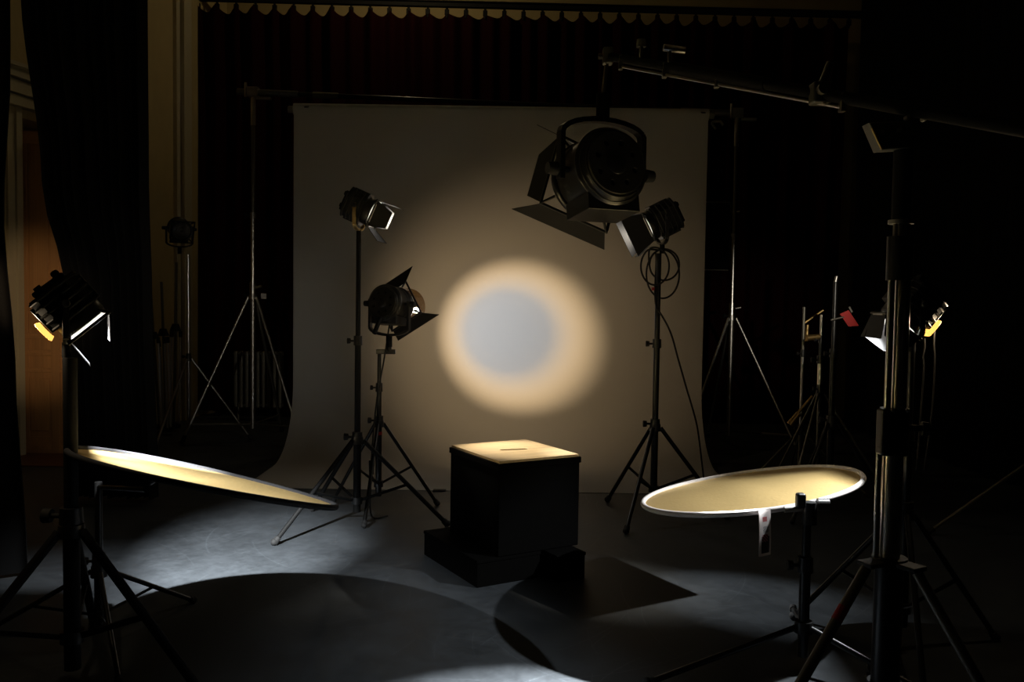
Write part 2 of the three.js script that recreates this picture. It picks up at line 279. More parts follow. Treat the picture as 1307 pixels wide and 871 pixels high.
// ---------------------------------------------------------------- fresnel lamps
function lamp(name, label, o) {
  const { center, target, Rl, len = Rl * 2.1, doors = [30, 30, 30, 30], doorLen = Rl * 1.6, style = 'square', hang = false, on, group, yokeMat = M.black, socket = M.blackMatt, drop = Rl * 1.95 } = o;
  const d = target.clone().sub(center).normalize(), yaw = Math.atan2(d.x, d.z), pitch = Math.asin(-d.y), s = hang ? 1 : -1, foot = drop + Rl * 0.75;
  const t = thing(name, label, 'lamp', center.clone().add(V(0, s * foot, 0)), yaw, group);
  const H = (list) => (Array.isArray(list) ? list : [list]).map((g) => g.clone().translate(0, 0, len * 0.5).rotateX(pitch).translate(0, -s * foot, 0));   // head frame: lens at z = 0, body towards -z, turned about the middle
  const put = (n, g, m, p = t) => obj(n, H(g), m, p);
  // housing
  const turnZ = (g) => g.rotateX(Math.PI / 2);
  if (style === 'round') {
    const body = turnZ(lathe([[Rl * 0.98, 0], [Rl * 1.12, -0.005], [Rl * 1.12, -len * 0.3], [Rl * 1.08, -len * 0.32], [Rl * 1.08, -len * 0.72], [Rl * 1.16, -len * 0.74], [Rl * 1.16, -len * 0.8], [Rl * 1.02, -len * 0.82], [Rl * 1.0, -len * 0.9], [Rl * 0.9, -len * 0.92]], 48));
    put('housing', [body, box(Rl * 1.7, Rl * 0.5, len * 0.7, 0, -Rl * 1.05, -len * 0.45)], M.black);
    const shape = new THREE.Shape().absarc(0, 0, Rl * 0.9, 0, Math.PI * 2), holes = [];
    for (let k = 0; k < 8; k++) { const a = k * Math.PI / 4 + 0.3, h = new THREE.Path().absarc(Math.cos(a) * Rl * 0.62, Math.sin(a) * Rl * 0.62, Rl * 0.1, 0, Math.PI * 2, true); shape.holes.push(h); }
    put('back_plate', new THREE.ExtrudeGeometry(shape, { depth: 0.008, bevelEnabled: true, bevelSize: 0.002, bevelThickness: 0.002, bevelSegments: 1, curveSegments: 24 }).translate(0, 0, -len * 0.95), o.plate ?? M.darkGrey);
    for (const k of [0.98, 1.08]) put('ring', new THREE.TorusGeometry(Rl * k, Rl * 0.022, 8, 48).translate(0, 0, -len * (k > 1 ? 0.84 : 0.93)), o.plate ?? M.darkGrey);
    put('back_cap', turnZ(lathe([[0.001, -len * 1.0], [Rl * 0.2, -len * 1.0], [Rl * 0.33, -len * 0.97], [Rl * 0.34, -len * 0.94]], 28)), M.black);
    put('inner_baffle', new THREE.CircleGeometry(Rl * 0.95, 32).translate(0, 0, -len * 0.86), M.blackMatt);
  } else {
    const a = Rl * 1.16, sh = new THREE.Shape([[-a, -a * 0.75], [-a * 0.72, -a * 1.05], [a * 0.72, -a * 1.05], [a, -a * 0.75], [a, a * 0.55], [a * 0.55, a * 1.08], [-a * 0.55, a * 1.08], [-a, a * 0.55]].map(([x, y]) => new THREE.Vector2(x, y)));
    const slab = (z0, z1, k) => new THREE.ExtrudeGeometry(sh, { depth: z1 - z0 - 0.008, bevelEnabled: true, bevelSize: 0.004, bevelThickness: 0.004, bevelSegments: 2 }).scale(k, k, 1).translate(0, 0, z0 + 0.004);
    put('housing', [slab(-len * 0.93, -0.03, 0.96), box(a * 1.2, a * 0.25, len * 0.6, 0, a * 1.08, -len * 0.5), box(a * 1.1, a * 0.28, len * 0.62, 0, -a * 1.08, -len * 0.5)], M.black);
    for (let k = 0; k < 5; k++) put('cooling_fin', slab(-len * (0.9 - k * 0.16) , -len * (0.9 - k * 0.16) + 0.01, 1.03), M.black);
    put('back_cap', [box(a * 1.5, a * 1.5, 0.03, 0, 0, -len * 0.95, 0.008), box(a * 0.7, a * 0.35, 0.05, 0, a * 0.5, -len * 1.0, 0.01), rod(V(-a * 0.4, -a * 0.4, -len * 1.1), V(-a * 0.4, -a * 0.4, -len * 0.95), a * 0.16)], M.blackMatt);
  }
  put('lens_ring', turnZ(lathe([[Rl * 0.93, -0.025], [Rl * 0.93, 0.004], [Rl * 1.0, 0.012], [Rl * 1.12, 0.012], [Rl * 1.18, 0.0], [Rl * 1.18, -0.035], [Rl * 0.93, -0.035]], 44)), M.black);
  const lens = [[0.001, -0.004 + Rl * 0.12]]; for (let k = 1; k <= 9; k++) { const q = k / 9; lens.push([Rl * 0.93 * q - 0.0005, -0.004 + Rl * 0.12 * (1 - q * q) - 0.002], [Rl * 0.93 * q, -0.004 + Rl * 0.12 * (1 - q * q) - (k % 2) * 0.003]); }
  put('lens', turnZ(lathe(lens, 40)), on ? on.lens ?? M.lensOn : M.glass);
  if (on) put('added_glow_ring', turnZ(lathe([[Rl * 1.04, 0.008], [Rl * 1.06, 0.03], [Rl * 1.08, 0.03], [Rl * 1.06, 0.008], [Rl * 1.04, 0.008]], 40)), M.glowRing);  // added translucent ring that glows for the light on the frame insides
  // barn doors: a square frame with four hinged leaves
  const roll = R(o.doorRoll ?? 0), f = Rl * 1.16, fz = 0.026, frame = [box(2 * f + 0.012, 0.012, 0.01, 0, f, fz), box(2 * f + 0.012, 0.012, 0.01, 0, -f, fz), box(0.012, 2 * f, 0.01, f, 0, fz), box(0.012, 2 * f, 0.01, -f, 0, fz)];
  for (const [x, y] of [[1, 1], [1, -1], [-1, 1], [-1, -1]]) frame.push(rod(V(x * f, y * f, fz), V(x * Rl * 0.85, y * Rl * 0.85, 0), 0.006));
  put('barn_door_frame', frame.map((g) => g.rotateZ(roll)), o.frameMat ?? M.black);
  doors.forEach((ang, k) => {                              // top, bottom, left (+x), right (-x)
    if (ang === null) return;
    const wide = (k < 2) !== !!o.wideSides, w0 = f * 0.97, w1 = wide ? f * 1.45 : f * 0.62, L = wide ? doorLen : doorLen * 0.95;
    const leaf = new THREE.ExtrudeGeometry(new THREE.Shape([[-w0, 0], [w0, 0], [w1, L], [-w1, L]].map(([x, y]) => new THREE.Vector2(x, y))), { depth: 0.0025, bevelEnabled: false });
    const hinge = rod(V(-w0 * 0.7, 0, 0.001), V(w0 * 0.7, 0, 0.001), 0.005, 0.005, 8);
    const turn = (g) => { g.rotateX(Math.PI / 2).rotateX(-R(ang)).translate(0, f, fz + 0.004); g.rotateZ([0, Math.PI, -Math.PI / 2, Math.PI / 2][k] + roll); return g; };
    const m = put('barn_door', turn(leaf), M.doorLeaf); put('hinge', turn(hinge), M.steel, m);
  });
  // yoke, kept upright
  const yx = Rl * 1.36, cy = -s * foot, yz = 0, arm = [];
  const bow = []; for (let k = 0; k <= 12; k++) { const a = Math.PI * k / 12; bow.push(V(-Math.cos(a) * yx, cy + s * (drop - Rl * 0.45 + Math.sin(a) * Rl * 0.45), yz)); }
  const strap = (pts) => { for (let k = 0; k < pts.length - 1; k++) arm.push(bar(pts[k], pts[k + 1].clone().add(pts[k + 1].clone().sub(pts[k]).multiplyScalar(0.06)), Rl * 0.34 * 0.35 + 0.004, Rl * 0.3, 0.001)); };
  strap([V(-yx, cy - s * Rl * 0.2, yz), ...bow, V(yx, cy - s * Rl * 0.2, yz)]);
  obj('yoke', arm, yokeMat, t);
  for (const k of [-1, 1]) obj('tilt_knob', [rod(V(k * Rl * 1.1, cy, 0), V(k * (yx + Rl * 0.16), cy, 0), Rl * 0.09, Rl * 0.09, 10), rod(V(k * (yx + Rl * 0.12), cy, 0), V(k * (yx + Rl * 0.42), cy, 0), Rl * 0.2, Rl * 0.17, 14)], M.rubber, t);
  obj('socket', [rod(V(0, 0, 0), V(0, cy + s * drop, 0), Rl * 0.2, Rl * 0.2, 14)], socket, t);
  if (on) {
    const F3 = (x, y, z) => V(x, y, z + len * 0.5).applyAxisAngle(V(1, 0, 0), pitch).add(V(0, -s * foot, 0));
    for (const b of on.beams) {
      const l = new THREE.SpotLight(b.color, b.cd, 0, R(b.angle), b.penumbra, 2); l.name = 'beam'; l.position.copy(F3(b.dx ?? 0, b.dy ?? 0, b.dz ?? Rl * 0.12 + 0.012)); l.castShadow = true; l.shadow.radius = b.soft ?? 1; l.shadow.mapSize.set(1024, 1024);
      if (b.aim) { t.updateMatrixWorld(true); l.target.position.copy(t.worldToLocal(b.aim.clone())); } else l.target.position.copy(F3(b.dx ?? 0, b.dy ?? 0, 5)); l.target.name = 'beam_target'; t.add(l, l.target);
    }
  }
  t.userData.F3 = undefined; delete t.userData.F3;
  return { t, put, foot, s, len, Rl, pitch };
}
const beam = (cd, angle, penumbra, color, extra = {}) => ({ cd, angle, penumbra, color, ...extra });

// front left lamp over the left reflector
const discL = at(265, 611, 3.08), discR = at(957, 625, 3.55);
function frontLamp(label, c, target, cd, doors, extra = []) {
  const L = lamp('fresnel_lamp', label, { center: c, target, Rl: 0.068, len: 0.16, doors, doorLen: 0.095, on: { beams: [beam(cd, 46, 0.7, WHITE, { soft: 0.45 }), ...extra] } });
  // orange vent light on the yoke strap, painted as a glowing band
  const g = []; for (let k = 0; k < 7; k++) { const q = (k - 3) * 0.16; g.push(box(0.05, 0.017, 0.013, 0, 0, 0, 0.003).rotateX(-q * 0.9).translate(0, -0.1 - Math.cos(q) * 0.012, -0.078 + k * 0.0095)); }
  L.put('painted_yoke_glow', g, M.yokeGlow);
  const l = new THREE.PointLight(WARM, LEVEL.vent, 0, 2); l.name = 'vent_light'; l.position.copy(V(0, -0.14, -0.1 + 0.085).applyAxisAngle(V(1, 0, 0), L.pitch).add(V(0, -L.s * L.foot, 0))); l.castShadow = true; L.t.add(l);
  return L;
}
const cFL = at(84, 387, 2.9), cFR = at(1166, 388, 3.3);
frontLamp('lit black lamp with barn doors tipped down over the left gold reflector', cFL, V(-1.0, 0.66, -3.16), LEVEL.front, [-40, 4, 105, null], [beam(16, 26, 1, WHITE, { soft: 0.45, aim: V(-1.8, 0, -3.65) }), beam(2.5, 20, 1, TUNGSTEN, { dz: -0.235, aim: V(-3.0, 0.9, -8.2) }), beam(LEVEL.frontHot, 19, 1, WHITE, { soft: 0.45, aim: V(-1.38, 0, -4.4) }), beam(LEVEL.rear, 9.5, 0.6, new THREE.Color().setRGB(1, 0.7, 0.42), { dz: -0.235, aim: V(-4.0, 1.15, -7.2) })]);
frontLamp('lit black lamp with painted orange glow, half hidden behind the thick chrome pole', cFR, V(1.0, 0.64, -3.34), LEVEL.frontRight, [-20, -20, 35, -9], [beam(8, 9, 1, TUNGSTEN, { dz: -0.235, aim: V(2.35, 1.25, -8) }), beam(LEVEL.frontRightHot, 10, 1, WHITE, { soft: 0.45, aim: V(0.02, 0, -2.8) })]);

// two back lamps on tall stands
const cLB = at(458, 264, 4.98), cRB = at(846, 280, 5.35);
lamp('fresnel_lamp', 'lit black lamp with open barn doors on the taller left stand before the backdrop', { center: cLB, target: cLB.clone().add(V(1.24, -0.55, 0.12)), Rl: 0.068, len: 0.16, doors: [6, 28, -30, 0], doorLen: 0.11, yokeMat: M.brass, on: { beams: [beam(LEVEL.back, 55, 0.6, TUNGSTEN), beam(LEVEL.backHot, 11.5, 1, TUNGSTEN, { aim: V(0.03, 0.6, -4.36) }), beam(26, 9, 1, WHITE, { soft: 0.5, aim: V(1.08, 0, -3.86) })] } });  // brass yoke colour stands for orange vent light falling on it
lamp('fresnel_lamp', 'lit black lamp on the stand at the right of the backdrop, coiled cable below', { center: cRB, target: cRB.clone().add(V(-1.2, -0.62, 0.12)), Rl: 0.078, len: 0.2, wideSides: true, doors: [22, 22, -3, -7], doorLen: 0.13, on: { beams: [beam(LEVEL.back, 55, 0.6, TUNGSTEN), beam(LEVEL.backHot, 11.5, 1, TUNGSTEN, { aim: V(0.03, 0.6, -4.36) })] } });
// the lamp on the lower stand throws the round spot on the paper through a round amber filter ; its grey centre is added to dim the middle of the spot
const cL2 = at(497, 388, 5.39), spotAt = at(651, 427, 7.36);
{
  const L = lamp('fresnel_lamp', 'black lamp with round amber filter on the lower stand, throwing the round spot', { center: cL2, target: spotAt, Rl: 0.1, len: 0.2, style: 'round', plate: M.black, doors: [48, 12, null, null], doorRoll: -32, doorLen: 0.14,
    on: { lens: M.lensSpot, beams: [beam(LEVEL.spotCore, 19.8, 0.6, SPOT, { soft: 0.48, dz: 0.02 }), beam(LEVEL.spotGlow, 42, 1, SPOT, { soft: 1, dz: 0.02 }), beam(LEVEL.spotSpill, 55, 1, SPOT, { soft: 1, dz: 0.02 })] } });
  const fz = 0.14, ringS = new THREE.Shape().absarc(0, 0, 0.13, 0, Math.PI * 2), hole = new THREE.Path().absarc(0.0032, 0.0015, 0.0278, 0, Math.PI * 2, true); ringS.holes.push(hole);
  L.put('amber_filter', new THREE.ExtrudeGeometry(ringS, { depth: 0.0004, bevelEnabled: false, curveSegments: 40 }).translate(0, 0, fz), std({ rgb: [0.6, 0.5, 0.375], roughness: 0, transmission: 1, specularIntensity: 0.3 })).userData.label = 'round amber filter sheet';
  L.put('added_grey_filter', new THREE.CylinderGeometry(0.0278, 0.0278, 0.0004, 40).rotateX(Math.PI / 2).translate(0.0032, 0.0015, fz + 0.0002), std({ rgb: [0.345, 0.345, 0.355], roughness: 0, transmission: 1, specularIntensity: 0.3 }));
  L.put('filter_clip', [bar(V(0, 0.116, 0.03), V(0, 0.12, 0.145), 0.008, 0.004), bar(V(0.08, 0.09, 0.03), V(0.08, 0.09, 0.145), 0.008, 0.004)], M.steel);
  L.put('handle', rod(V(0, -0.1, -0.2), V(0, -0.2, -0.26), 0.014), M.blackMatt);
}
// big unlit lamp hanging from the boom, its round back towards us
const cHang = at(768, 220, 3.7);
lamp('hanging_lamp', 'big dark round-backed lamp with barn doors hanging from the boom', { center: cHang, target: cHang.clone().add(V(-0.45, -0.2, -1)), Rl: 0.145, len: 0.28, style: 'round', doors: [30, 10, 12, 30], doorRoll: 20, doorLen: 0.13, hang: true, drop: 0.22 });

// ---------------------------------------------------------------- stands of those lamps
const below = (c, Rl, drop = Rl * 1.95) => c.y - drop - Rl * 0.75;
stand('light_stand', 'black tripod stand of the lamp over the left gold reflector', { x: cFL.x + 0.012, z: cFL.z, hub: 0.55, reach: 0.5, angles: [-12, 108, 228], top: below(cFL, 0.068), r: 0.022, brace: true, mat: M.blackMatt, sections: [[0.06, 0.6, 0.027], [0.6, below(cFL, 0.068), 0.023]] });
stand('light_stand', 'black tripod stand of the lamp behind the thick chrome pole', { x: cFR.x, z: cFR.z, hub: 0.55, reach: 0.45, angles: [15, 135, 255], top: below(cFR, 0.068), r: 0.016 });
stand('light_stand', 'taller black tripod stand of the two left of the spot', { x: cLB.x, z: cLB.z, hub: 0.53, reach: 0.53, angles: [-136, 8, 132], top: below(cLB, 0.068), r: 0.018, mat: M.blackMatt });
{
  const t = stand('light_stand', 'lower black tripod stand of the two left of the spot, red mark under its hub', { x: cL2.x - 0.06, z: cL2.z, hub: 0.57, reach: 0.4, angles: [-93, 26, 146], top: below(cL2, 0.1) - 0.02, r: 0.016 });
  obj('bracket', [box(0.12, 0.03, 0.03, 0.04, below(cL2, 0.1) - 0.03, 0), rod(V(0.06, below(cL2, 0.1) - 0.03, 0), V(0.06, below(cL2, 0.1) + 0.02, 0), 0.016)], M.black, t);
  obj('red_mark', rod(V(0, 0.49, 0), V(0, 0.51, 0), 0.0215), M.red, t);
}
{
  const t = stand('light_stand', 'black tripod stand with coiled cable at the right of the backdrop', { x: cRB.x - 0.02, z: cRB.z, hub: 0.576, reach: 0.46, angles: [-119, 122, -4], top: below(cRB, 0.078), r: 0.018, sections: [[0.1, 0.6, 0.022], [0.6, 1.1, 0.02, M.blackTube], [1.1, below(cRB, 0.078), 0.017, M.blackTube]] });
  obj('red_mark', rod(V(-0.03, 1.42, 0.01), V(-0.03, 1.44, 0.01), 0.012), M.red, t);
}
// coiled cable on that stand, and its tail to the floor
{
  const c = (px, py, dz = 0) => at(px, py, 5.33 + dz);
  const loop = []; const ring = (cx, cy, rx, ry, a0, a1, dz) => { const n = 16; for (let k = 0; k < n; k++) { const a = R(a0 + (a1 - a0) * k / n); loop.push(c(cx + Math.cos(a) * rx, cy + Math.sin(a) * ry, dz)); } };
  ring(848, 338, 19, 20, 180, 540, 0.04); ring(836, 340, 18, 24, 250, 620, -0.05); ring(846, 350, 21, 31, 260, 625, 0.05);
  loop.push(c(836, 376), c(838, 392), c(846, 405), c(856, 425), c(866, 460), c(876, 495), c(884, 522), c(890, 546, 0.1), c(897, 600, 0.2)); const e = onFloor(905, 662); loop.push(e.clone().setY(0.012), e.clone().add(V(0.15, 0.008 - e.y, -0.1)));
  tag(obj('cable', tube(loop, 0.0058, 420, 8), M.rubber), 'thin black cable coiled on the right backdrop stand and trailing to the floor', 'cable');
  const d = [at(497, 415, 5.4), at(490, 460, 5.36), at(481, 510, 5.33), at(476, 560, 5.3), at(474, 590, 5.28), at(473, 620, 5.25), at(476, 648, 5.2), at(495, 657, 5.25)]; d[6].y = 0.012; d[7].y = 0.01;
  const k = thing('cable', 'thin black cable with inline switch hanging beside the lower left stand', 'cable');
  obj('cord', tube(d, 0.005, 120, 8), M.rubber, k);
  obj('inline_switch', rod(at(474, 588, 5.28), at(474, 606, 5.265), 0.017, 0.015, 12), M.blackMatt, k);
}

// ---------------------------------------------------------------- gold reflectors, their holders
function reflector(label, c, normal, rad, rimMat, turn) {
  const t = thing('reflector_disc', label, 'reflector', c);
  const q = new THREE.Quaternion().setFromUnitVectors(UPV, normal.clone().normalize());
  const n = 40, pos = [], uv = [], idx = [];
  for (let j = 0; j <= 14; j++) for (let i = 0; i <= n * 2; i++) {
    const r = j / 14, a = i / (n * 2) * Math.PI * 2, x = Math.cos(a) * r * (rad - 0.004), z = Math.sin(a) * r * (rad - 0.004);
    const y = -0.006 * (1 - r * r) + 0.004 * Math.sin(a * 2 + turn) * r * r + 0.0025 * Math.sin(x * 23 + turn) * (1 - r * r);
    pos.push(x, y, z); uv.push(x, z);
  }
  for (let j = 0; j < 14; j++) for (let i = 0; i < n * 2; i++) { const a = j * (n * 2 + 1) + i, b = a + n * 2 + 1; idx.push(a, a + 1, b, a + 1, b + 1, b); }
  const g = new THREE.BufferGeometry(); g.setAttribute('position', new THREE.Float32BufferAttribute(pos, 3)); g.setAttribute('uv', new THREE.Float32BufferAttribute(uv, 2)); g.setIndex(idx); g.computeVertexNormals();
  obj('gold_fabric', g.clone().applyQuaternion(q), M.gold, t);
  const back = g.clone().translate(0, -0.003, 0); obj('backing', back.applyQuaternion(q), M.blackCloth, t);
  const ring = []; for (let i = 0; i <= 96; i++) { const a = i / 96 * Math.PI * 2; ring.push(V(Math.cos(a) * rad, 0.004 * Math.sin(a * 2 + turn), Math.sin(a) * rad)); }
  const rg = new THREE.TubeGeometry(new THREE.CatmullRomCurve3(ring.slice(0, -1), true), 120, 0.011, 10, true);
  obj('rim', rg.applyQuaternion(q), rimMat, t);
  return { t, q, rad };
}
const nL = V(0.213, 0.97, -0.205), nR = V(-0.177, 0.98, -0.07);
const rl = reflector('round gold reflector under the left lamp, sloping down to the right', discL, nL, 0.468, M.rimDark, 0.4);
const rr = reflector('round gold reflector at the right with white rim and a hanging tag', discR, nR, 0.444, M.rim, 2.0);
{ // the hanging tag: print on a fabric strap
  const w = 40, h = 140, tg = tex(w, h, (x, y) => {
    const v = y / h; let c = [235, 228, 226];
    if (x > 6 && x < 34 && v > 0.05 && v < 0.68) c = v < 0.42 ? [14, 10, 12] : [235, 228, 226];
    if (x > 8 && x < 30 && v > 0.3 && v < 0.46) c = (x + y) % 9 < 2 ? [230, 220, 220] : [150, 22, 30];
    if (x > 12 && x < 32 && v > 0.5 && v < 0.64) c = ((x * 7 + y * 3) % 23) < 9 ? [25, 20, 20] : [225, 218, 216];
    if (x > 10 && x < 26 && v > 0.74 && v < 0.84) c = [190, 60, 60];
    return c;
  }, true);
  const a = at(903, 648, 3.0), b = at(906, 701, 3.0), pl = [], cnt = 10, pos = [], uv = [], idx = [];
  // hangs from the near rim
  const edge = V(0, 0, 0);
  { const dirp = V(-0.16, 0, 0.987); const p = dirp.clone().sub(nR.clone().normalize().multiplyScalar(dirp.dot(nR.clone().normalize()))).normalize().multiplyScalar(rr.rad + 0.012); edge.copy(p); }
  for (let j = 0; j <= cnt; j++) for (const sx of [-1, 1]) { const v = j / cnt; pos.push(edge.x + sx * 0.029 * Math.cos(0.55) + v * 0.006, edge.y + 0.012 - v * 0.17, edge.z - sx * 0.029 * Math.sin(0.55) + 0.004 * Math.sin(v * 4) + 0.024); uv.push(sx < 0 ? 0 : 1, 1 - v); }
  for (let j = 0; j < cnt; j++) { const k = j * 2; idx.push(k, k + 2, k + 1, k + 1, k + 2, k + 3); }
  const g = new THREE.BufferGeometry(); g.setAttribute('position', new THREE.Float32BufferAttribute(pos, 3)); g.setAttribute('uv', new THREE.Float32BufferAttribute(uv, 2)); g.setIndex(idx); g.computeVertexNormals();
  const back = g.clone().translate(-0.002, 0, -0.0016);
  const m = obj('hang_tag', [g, back], std({ map: tg, roughness: 1, transmission: 0.75 }), rr.t); m.userData.label = 'white fabric tag printed in black and red';
}
{ // holder of the right reflector
  const p = at(1028, 720, 3.12), topc = at(1022, 635, 3.08);
  const t = stand('reflector_holder', 'low black stand holding the white-rimmed reflector at its right front edge', { x: p.x, z: p.z, hub: 0.17, reach: 0.62, angles: [-165, -45, 75], top: topc.y - 0.03, r: 0.017, legR: 0.011, brace: false, category: 'reflector stand', sections: [[0.05, 0.4, 0.02], [0.4, topc.y - 0.03, 0.016]] });
  const q = topc.clone().sub(t.position), y = topc.y - 0.05;
  obj('crossarm', [rod(V(-0.09, y, 0.02), V(0.05, y + 0.012, 0.02), 0.012, 0.012, 14)], M.steel, t);
  obj('clamp', [box(0.034, 0.055, 0.034, q.x, topc.y - 0.012, q.z, 0.01), rod(V(0.03, y + 0.02, 0.02), V(0.07, y + 0.02, 0.02), 0.022, 0.022, 14), rod(V(0.0, y - 0.05, 0.025), V(0.0, y + 0.03, 0.025), 0.028, 0.024, 16)], M.black, t);
}
{ // holder of the left reflector
  const f = onFloor(245, 775); const x = -1.59, z = -3.3;
  const t = stand('reflector_holder', 'low black stand with flat braced legs under the left reflector', { x, z, hub: 0.28, reach: 0.47, angles: [63, 183, -57], top: 0.62, r: 0.015, legR: 0.0095, category: 'reflector stand', lower: 0.03, sections: [[0.03, 0.32, 0.018], [0.32, 0.62, 0.014]] });
  const clip = at(186, 613, 2.7).sub(t.position);
  obj('crossarm', [rod(V(0, 0.6, 0), clip.clone().add(V(0, -0.03, 0)), 0.009, 0.009, 10)], M.blackTube, t);
  obj('clamp', [box(0.05, 0.03, 0.04, clip.x, clip.y, clip.z, 0.008)], M.black, t);
}

// ---------------------------------------------------------------- the black seat box on its low bases
{
  const near = at(637, 590, 4.02), yaw = R(30), topY = near.y;
  const A = V(Math.cos(yaw), 0, -Math.sin(yaw)), B = V(-Math.sin(yaw), 0, -Math.cos(yaw)), w = 0.46, d = 0.52, baseH = 0.13, h = topY - baseH;
  const c = near.clone().setY(0).addScaledVector(A, w / 2).addScaledVector(B, d / 2);
  const t = thing('wooden_box', 'black wooden box with pale plywood top and a hand slot, centre of the floor', 'box', [c.x, baseH, c.z], yaw);
  obj('box_body', [box(w, h - 0.03, d, 0, (h - 0.03) / 2, 0, 0.006)], M.blackWood, t);
  obj('rim', [box(w + 0.012, 0.03, d + 0.012, 0, h - 0.025, 0, 0.004)], M.blackWood, t);
  const sh = new THREE.Shape([[-w / 2 + 0.006, -d / 2 + 0.006], [w / 2 - 0.006, -d / 2 + 0.006], [w / 2 - 0.006, d / 2 - 0.006], [-w / 2 + 0.006, d / 2 - 0.006]].map(([x, y]) => new THREE.Vector2(x, y)));
  const slot = new THREE.Path(); const sl = 0.06, sr = 0.015, sa = R(-12); const rot = (x, y) => [x * Math.cos(sa) - y * Math.sin(sa), x * Math.sin(sa) + y * Math.cos(sa)];
  for (let k = 0; k <= 24; k++) { const right = k <= 12, a = -Math.PI / 2 + k / 12 * Math.PI - (right ? 0 : 0), q = rot((right ? sl : -sl) + Math.cos(a) * sr, Math.sin(a) * sr); k ? slot.lineTo(...q) : slot.moveTo(...q); } slot.closePath();
  sh.holes.push(slot);
  const top = new THREE.ExtrudeGeometry(sh, { depth: 0.014, bevelEnabled: true, bevelSize: 0.002, bevelThickness: 0.002, bevelSegments: 2 }).rotateX(-Math.PI / 2).translate(0, h - 0.014, 0);
  const uv = top.attributes.uv; for (let i = 0; i < uv.count; i++) uv.setXY(i, uv.getX(i) * 2 + 0.5, uv.getY(i) * 2 + 0.5);
  obj('plywood_top', top, M.ply, t).userData.label = 'pale worn plywood lid';
  // low bases underneath
  const mk = (ax, bx, ww, dd, hh, label) => { const p = near.clone().setY(0).addScaledVector(A, ax).addScaledVector(B, bx); const g = thing('apple_box', label, 'box', [p.x, 0, p.z], yaw); obj('side', box(ww, hh - 0.018, dd, 0, (hh - 0.018) / 2, 0, 0.004), M.blackWood, g); obj('lid', box(ww + 0.006, 0.016, dd + 0.006, 0, hh - 0.009, 0, 0.003), M.blackWood, g); return g; };
  mk(0.063, 0.3, 0.346, 0.6, baseH, 'low black box under the plywood-topped box, jutting out to the left');
  mk(0.345, 0.1, 0.16, 0.42, baseH, 'low black box under the right front corner of the plywood-topped box');
}

